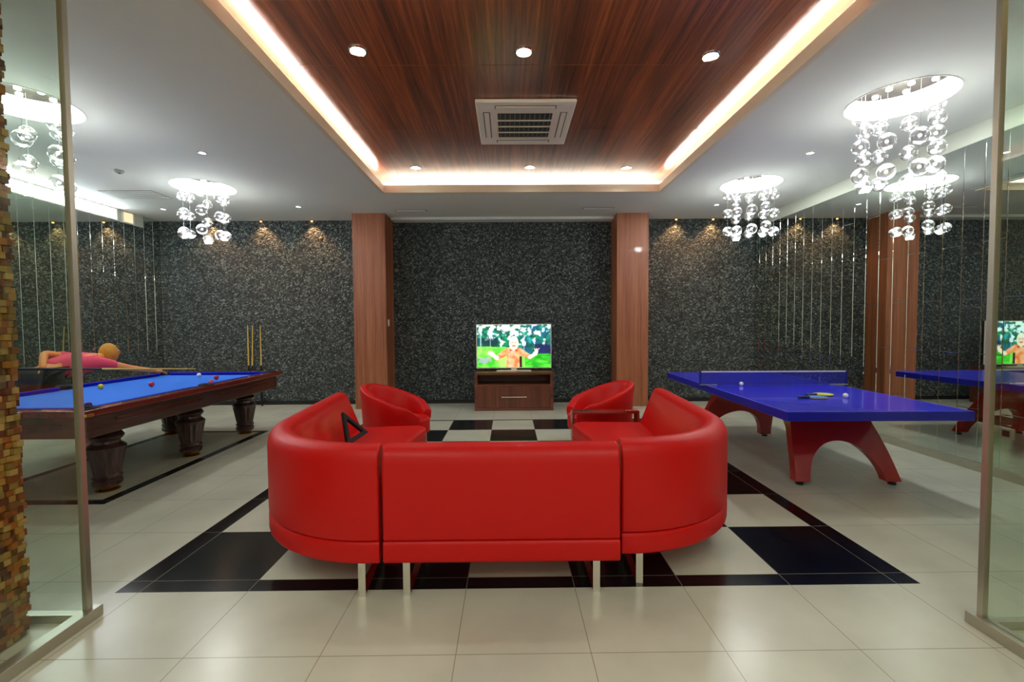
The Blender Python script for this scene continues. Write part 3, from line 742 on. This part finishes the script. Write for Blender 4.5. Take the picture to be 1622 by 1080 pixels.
for i, (x, xb, lb) in enumerate(((-2.745, -2.70, 'leftmost'), (-2.655, -2.655, 'middle'), (-2.515, -2.47, 'rightmost, set apart'))):
    t = thing('billiard_cue', 'pale wooden cue standing against the stone wall, '+lb+' of three', 'cue', (xb, 5.60, 0), 0, 'billiard cues against the stone wall')
    dx = x-xb; f = .50
    P = lambda k: (dx*k, .085*k, 1.475*k)
    b = MB(); b.tube([P(f), P(1)], [.013, .007], 12); b.build('shaft', 'cue', t, True)
    b = MB(); b.tube([P(0), P(f)], [.017, .0135], 12); tag(b.build('butt', 'black', t, True), 'dark butt')

# ------------------------------------------------------------------ table tennis
def pt():
    X0, X1, Y0, Y1, Z, th = 4.239, 5.669, .87, 3.70, .765, .075
    cx, cy = 4.954, (Y0+Y1)/2
    t = thing('table_tennis_table', 'blue table tennis table on dark red lacquered arched legs', 'table tennis table', (cx, cy, 0), math.radians(-1.6))
    hx, hy = (X1-X0)/2, (Y1-Y0)/2
    b = MB(); b.box(-hx, hx, -hy, hy, Z-th, Z-.001, 0); b.build('tabletop', 'pt_edge', t, bevel=.006)
    b = MB(); b.box(-hx+.002, hx-.002, -hy+.002, hy-.002, Z-.001, Z); tag(b.build('playing_surface', 'pt_blue', t), 'glossy blue playing surface')
    b = MB(); wl = .010; z0, z1 = Z, Z+.0006
    for q in ((-hx+.003, hx-.003, -hy+.003, -hy+.003+wl), (-hx+.003, hx-.003, hy-.003-wl, hy-.003), (-hx+.003, -hx+.003+wl, -hy, hy), (hx-.003-wl, hx-.003, -hy, hy)): b.box(q[0], q[1], q[2], q[3], z0, z1)
    b.build('line', mat('pale_line', (110, 110, 226), .3), t, weld=False)
    # arched leg units
    def unit(sy):
        ox = .14 if sy > 0 else -.05
        b = MB(); n = 28; z0, zt, za = .035, Z-th, .365
        yf = lambda z: -.915+.36*(z/zt)**1.25
        yb = lambda z: -.82+.82*(1-math.sqrt(max(0, 1-(z/zt)**2)))
        wo = lambda z: .475-.14*(z/zt)**.8+.02*math.sin(PI*z/zt)
        wi = lambda z: .335*math.sqrt(max(0, 1-(z/za)**2)) if z < za else 0.0
        zs = sorted(set([z0+(zt-z0)*i/n for i in range(n+1)]+[za, za-.004, za-.015, za-.03]))
        for s in (-1, 1):
            vs = []; fs = []
            for z in zs:
                a, c, f, g = wi(z), wo(z), yf(z), max(yb(z), yf(z)+.085)
                vs += [(ox+s*a, sy*f, z), (ox+s*c, sy*f, z), (ox+s*c, sy*g, z), (ox+s*a, sy*g, z)]
            for i in range(len(zs)-1):
                for k in range(4):
                    if k == 3 and zs[i] >= za: continue
                    q = (k+1) % 4; fs.append((i*4+k, i*4+q, (i+1)*4+q, (i+1)*4+k))
            fs.append((0, 1, 2, 3)); L = (len(zs)-1)*4; fs.append((L, L+1, L+2, L+3))
            b.add(vs, fs)
        l = b.build('arched_leg', 'pt_red', t, True, angle=40)
        for s in (-1, 1):
            b = MB(); b.lathe([(.032, 0), (.032, .02), (.018, .022), (.018, .04)], (ox+s*.41, sy*-.868, 0), 16); b.build('foot', 'black', l)
    unit(1); unit(-1)
    return t, Z
_, PZ = pt()
t = thing('table_tennis_net', 'blue mesh net with white top tape clamped across the blue table', 'net', (4.98, 2.38, PZ), math.radians(-1.6))
m = bpy.data.materials.new('net_mesh'); m.use_nodes = True; kk = N(m); kk.b.inputs['Base Color'].default_value = lin((30, 40, 170)); kk.b.inputs['Roughness'].default_value = .8
sp = kk.n('ShaderNodeSeparateXYZ'); kk.l(kk.coords((80, 80, 80)), sp.inputs[0])
g1 = kk.math('LESS_THAN', kk.math('FRACT', kk.math('ADD', sp.outputs[0], 200)), .34); g2 = kk.math('LESS_THAN', kk.math('FRACT', kk.math('ADD', sp.outputs[2], 200)), .34)
kk.l(kk.math('MAXIMUM', g1, g2), kk.b.inputs['Alpha'])
b = MB(); b.box(-.80, .80, -.0012, .0012, .004, .145); b.build('mesh', m, t)
b = MB(); b.box(-.80, .80, -.003, .003, .143, .158); b.build('tape', mat('white_tape', (226, 228, 240), .6), t)
for s in (-1, 1):
    b = MB(); b.box(s*.802-.008, s*.802+.008, -.008, .008, -.02, .158); p = b.build('post', mat('blue_post', (24, 30, 140), .4), t)
    b = MB(); x0, x1 = sorted((s*.81, s*.62)); b.box(x0, x1, -.018, .018, .0012, .010); b.build('clamp', 'satin', p, bevel=.002)
for lb, x, y in (('white ball on the blue table just before the net', 4.60, 2.33), ('white ball on the blue table beside the bat', 5.12, 1.50)):
    b = MB(); b.sphere((0, 0, .02), .022, 20); o = b.build('table_tennis_ball', mat('ball_white', (244, 240, 228), .3), None, True, angle=180); o.location = (x, y, PZ+.003); tag(o, lb, 'ball', 'table tennis balls')
def bat(label, loc, rz, face, zt=0):
    t = thing('table_tennis_bat', label, 'bat', loc, rz)
    def blade(z0, z1, nm, mt):
        b = MB(); pts = [(.085*math.cos(a)+.0, .078*math.sin(a)) for a in [2*PI*i/32 for i in range(32)]]; b.prism(pts, z0, z1); return b.build(nm, mt, t)
    blade(.0, .003, 'rubber', 'black'); blade(.003, .009, 'blade', 'cue'); blade(.009, .012, 'rubber', face)
    b = MB(); b.box(-.185, -.075, -.015, .015, -.0, .020); b.build('handle', mat('dark_handle', (30, 40, 70), .5), t, bevel=.006)
    return t
bat('yellow-green faced table tennis bat lying on the blue table', (5.03, 1.66, PZ+.002), .15, 'yellow')
bat('blue faced table tennis bat lying in front of the yellow one', (4.86, 1.50, PZ+.002), .05, mat('bat_blue', (60, 120, 190), .5))

# ------------------------------------------------------------------ billiard player
def skin(name, joints, edges, mt, parent, sub=2):
    me = bpy.data.meshes.new(name); me.from_pydata([j[0] for j in joints], edges, [])
    me.materials.append(M[mt] if isinstance(mt, str) else mt)
    o = bpy.data.objects.new(name, me); C.objects.link(o)
    if parent: o.parent = parent
    s = o.modifiers.new('skin', 'SKIN'); s.use_smooth_shade = True
    if not me.skin_vertices: me.skin_vertices.new()
    for i, j in enumerate(joints):
        r = j[1]; me.skin_vertices[0].data[i].radius = (r, r) if not isinstance(r, tuple) else r
        me.skin_vertices[0].data[i].use_root = (i == 0)
    u = o.modifiers.new('sub', 'SUBSURF'); u.levels = sub; u.render_levels = sub
    return o
def player():
    t = thing('person', 'blond person in a pink shirt bending over the far side of the billiard table', 'person', (-3.18, 2.47, 0))
    pel = (0, .02, .93)
    J = {'pelvis': (pel, .125), 'waist': ((.02, .16, .99), .115), 'chest': ((.06, .36, 1.045), .13), 'sho': ((.08, .50, 1.065), .10), 'neck': ((.09, .60, 1.075), .055), 'head0': ((.10, .66, 1.09), .06),
         'hipL': ((-.10, -.0, .90), .095), 'kneeL': ((-.17, -.16, .50), .062), 'ankL': ((-.20, -.34, .09), .042), 'toeL': ((-.18, -.20, .035), .035),
         'hipR': ((.10, .02, .90), .095), 'kneeR': ((.12, .24, .50), .062), 'ankR': ((.10, .34, .09), .042), 'toeR': ((.14, .48, .035), .035),
         'shR': ((.22, .50, 1.02), .062), 'elR': ((.36, .74, .93), .044), 'wrR': ((.50, .98, .868), .030),
         'shL': ((-.10, .46, 1.08), .062), 'elL': ((-.12, .16, 1.16), .044), 'wrL': ((.06, -.04, 1.0), .030)}
    names = list(J); E = [('pelvis', 'waist'), ('waist', 'chest'), ('chest', 'sho'), ('sho', 'neck'), ('neck', 'head0'), ('pelvis', 'hipL'), ('hipL', 'kneeL'), ('kneeL', 'ankL'), ('ankL', 'toeL'),
         ('pelvis', 'hipR'), ('hipR', 'kneeR'), ('kneeR', 'ankR'), ('ankR', 'toeR'), ('chest', 'shR'), ('shR', 'elR'), ('elR', 'wrR'), ('chest', 'shL'), ('shL', 'elL'), ('elL', 'wrL')]
    body = skin('body', [J[n] for n in names], [(names.index(a), names.index(b)) for a, b in E], 'skin', t)
    # head with face
    hc = Vector((.115, .74, 1.13)); b = MB(); n = 28; h = 20; vs = []; fs = []
    for j in range(h+1):
        th = PI*j/h
        for i in range(n):
            a = 2*PI*i/n; x, y, z = math.sin(th)*math.sin(a), math.sin(th)*math.cos(a), math.cos(th)     # +y is the face
            r = Vector((.074*x, .092*y, .112*z))
            if z < -.3: r.x *= 1-.28*(-z-.3); r.y *= 1-.12*(-z-.3)
            if y > .8 and abs(x) < .22 and -.35 < z < .15: r.y += .022*(1-abs(x)/.22)*(1-(z+.35)*.9)
            if y > .5 and abs(abs(x)-.34) < .16 and abs(z-.08) < .12: r.y -= .008
            vs.append(r)
    for j in range(h):
        for i in range(n): k = (i+1) % n; fs.append((j*n+i, (j+1)*n+i, (j+1)*n+k, j*n+k))
    rot = Matrix.Rotation(math.radians(18), 3, 'X') @ Matrix.Rotation(-.45, 3, 'Z')
    def T(v): return hc+rot @ Vector(v)
    b.add([T(v) for v in vs], fs); hd = b.build('head', 'skin', t, True, angle=180)
    for s in (-1, 1):
        b = MB(); b.sphere(T((s*.028, .080, .010)), .011, 10); b.build('eye', 'white', hd, True)
        b = MB(); b.sphere(T((s*.029, .0895, .010)), .005, 8); b.build('pupil', 'black', hd, True)
        b = MB(); b.sphere(T((s*.075, -.002, -.002)), .026, 10, sq=(.45, .7, 1.15)); b.build('ear', 'skin', hd, True)
    b = MB(); b.sphere(T((0, .083, -.050)), .022, 10, sq=(1.1, .35, .3)); b.build('mouth', mat('lips', (176, 76, 70), .6), hd, True)
    b = MB(); vs = []; fs = []
    for j in range(13):
        th = .62*PI*j/12
        for i in range(n):
            a = 2*PI*i/n; x, y, z = math.sin(th)*math.sin(a), math.sin(th)*math.cos(a), math.cos(th)
            lim = 1.0 if y < .35 else (1.0 if z > .45 else .9)
            k = 1.10+.03*math.sin(a*7+j)
            vs.append(T((.077*x*k*lim, (.094*y-.006)*k*lim, .115*z*k)))
    for j in range(12):
        for i in range(n): k = (i+1) % n; fs.append((j*n+i, (j+1)*n+i, (j+1)*n+k, j*n+k))
    b.add(vs, fs); b.build('hair', 'hair', hd, True, angle=180)
    # clothes
    g = lambda n, k: (J[n][0], k)
    def cloth(name, spec, edges, mt):
        return skin(name, spec, edges, mt, t)
    cloth('shirt', [((.01, .06, .95), .140), ((.02, .16, .99), .138), ((.06, .36, 1.045), .152), ((.08, .49, 1.06), .112), ((.22, .50, 1.02), .078), ((.30, .64, .965), .062), ((-.10, .46, 1.08), .078), ((-.115, .28, 1.13), .060)],
          [(0, 1), (1, 2), (2, 3), (2, 4), (4, 5), (2, 6), (6, 7)], 'pink')
    cloth('trousers', [((0, .02, .92), .138), ((-.10, 0, .89), .108), ((-.135, -.08, .70), .088), ((-.17, -.16, .50), .074), ((-.198, -.32, .14), .060), ((.10, .02, .89), .108), ((.11, .13, .70), .088), ((.12, .24, .50), .074), ((.101, .33, .14), .060)],
          [(0, 1), (1, 2), (2, 3), (3, 4), (0, 5), (5, 6), (6, 7), (7, 8)], 'trouser')
    # hands
    def hand(wr, d, up, side, name, curl):
        d, up = Vector(d).normalized(), Vector(up).normalized(); sd = d.cross(up).normalized()*side; wr = Vector(wr)
        js = [(wr, .026), (wr+d*.045, (.030, .018)), (wr+d*.085, (.034, .016))]; ed = [(0, 1), (1, 2)]
        js = [(wr-d*.01, .026), (wr+d*.045, .028), (wr+d*.078, .027)]
        h_ = skin(name, js, ed, 'skin', body, 2)
        for i, (o, L) in enumerate(((-.027, .070), (-.009, .080), (.010, .075), (.027, .058))):
            p = wr+d*.082+sd*o; pts = []; q = d.copy()
            dd = (d+sd*o*6).normalized(); cur = p-dd*.02; pts = [(cur, .0095)]; ang = 0
            for sgm in range(3):
                ang += curl; v = (dd*math.cos(ang)-up*math.sin(ang)); cur = cur+v*(L/3+.007 if sgm == 0 else L/3); pts.append((cur, .0092-.0008*sgm))
            skin('finger', pts, [(0, 1), (1, 2), (2, 3)], 'skin', h_, 1)
        p = wr+d*.030-sd*.022; v = (d*.6-sd*.8-up*.15).normalized()
        skin('thumb', [(p, .012), (p+v*.035, .011), (p+v*.035+(d*.9-sd*.3).normalized()*.030, .0095)], [(0, 1), (1, 2)], 'skin', h_, 1)
    hand(J['wrR'][0], (.45, .8, -.16), (0, .1, 1), 1, 'hand', .22)
    hand(J['wrL'][0], (.35, -.25, -.75), (.8, .3, .3), -1, 'hand', .75)
    for nm in ('L', 'R'):
        a = Vector(J['ank'+nm][0]); d = (Vector(J['toe'+nm][0])-a); d.z = 0; d.normalize()
        skin('shoe', [(a+Vector((0, 0, -.03))-d*.03, .048), (a+d*.07+Vector((0, 0, -.045)), .046), (a+d*.17+Vector((0, 0, -.052)), .036)], [(0, 1), (1, 2)], mat('pale_shoe', (226, 196, 196), .6), t, 2)
    return t
player()
t = thing('billiard_cue', 'pale billiard cue held by the bending person over the table edge', 'cue', (-3.18, 2.47, 0), 0)
a, e = Vector((.12, -.35, 1.03)), Vector((.80, 1.30, .862))
b = MB(); mid = a+(e-a)*.4; b.tube([mid, e], [.012, .0065], 12); b.build('shaft', 'cue', t, True)
b = MB(); b.tube([a, mid], [.016, .012], 12); tag(b.build('butt', 'black', t, True), 'dark butt')

# entrance passage lamps, added out of view as fill light
for x, y in ((.3, -1.5), (3.9, -1.5)):
    downlight(x, y, ZC-.001, .07, 'added unseen downlight in the white ceiling of the entrance passage, %s side near the glass' % ('left' if x < 2 else 'right'), 'added downlights of the entrance passage', LP['corridor'], 'lamp_small', (1, .95, .84), 2.6)
for x, y, lb in ((.9, -2.75, 'left of the pair above the entrance'), (3.2, -2.75, 'right of the pair above the entrance'), (.9, -4.0, 'left, by the rear wall'), (3.2, -4.0, 'right, by the rear wall')):
    t = thing('fill_panel', 'added ceiling fill panel, out of view in the entrance passage, '+lb, 'ceiling light', (x, y, ZC), 0, 'added fill panels of the entrance passage')  # panels added to throw fill light on the sofa backs
    b = MB(); b.box(-.62, .62, -.32, .32, -.03, 0); b.build('frame', 'satin', t)
    b = MB(); b.box(-.59, .59, -.29, .29, -.034, -.03); b.build('diffuser', mat('fill_panel_glow', (255, 255, 255), .5, emit=(255, 244, 222), es=2.0), t)
    lamp('fill_panel_lamp', 'AREA', (0, 0, -.045), LP['panel'], (1, .98, .90), t, shape='RECTANGLE', size=1.18, size_y=.58)
for x, lb in ((-.235, 'left'), (4.47, 'right')):
    downlight(x, -.62, ZC-.001, .03, 'tiny warm downlight between the %s glass partition and its mosaic pillar' % lb, 'warm niche downlights', 16, 'warm', (1, .78, .42), 1.2)
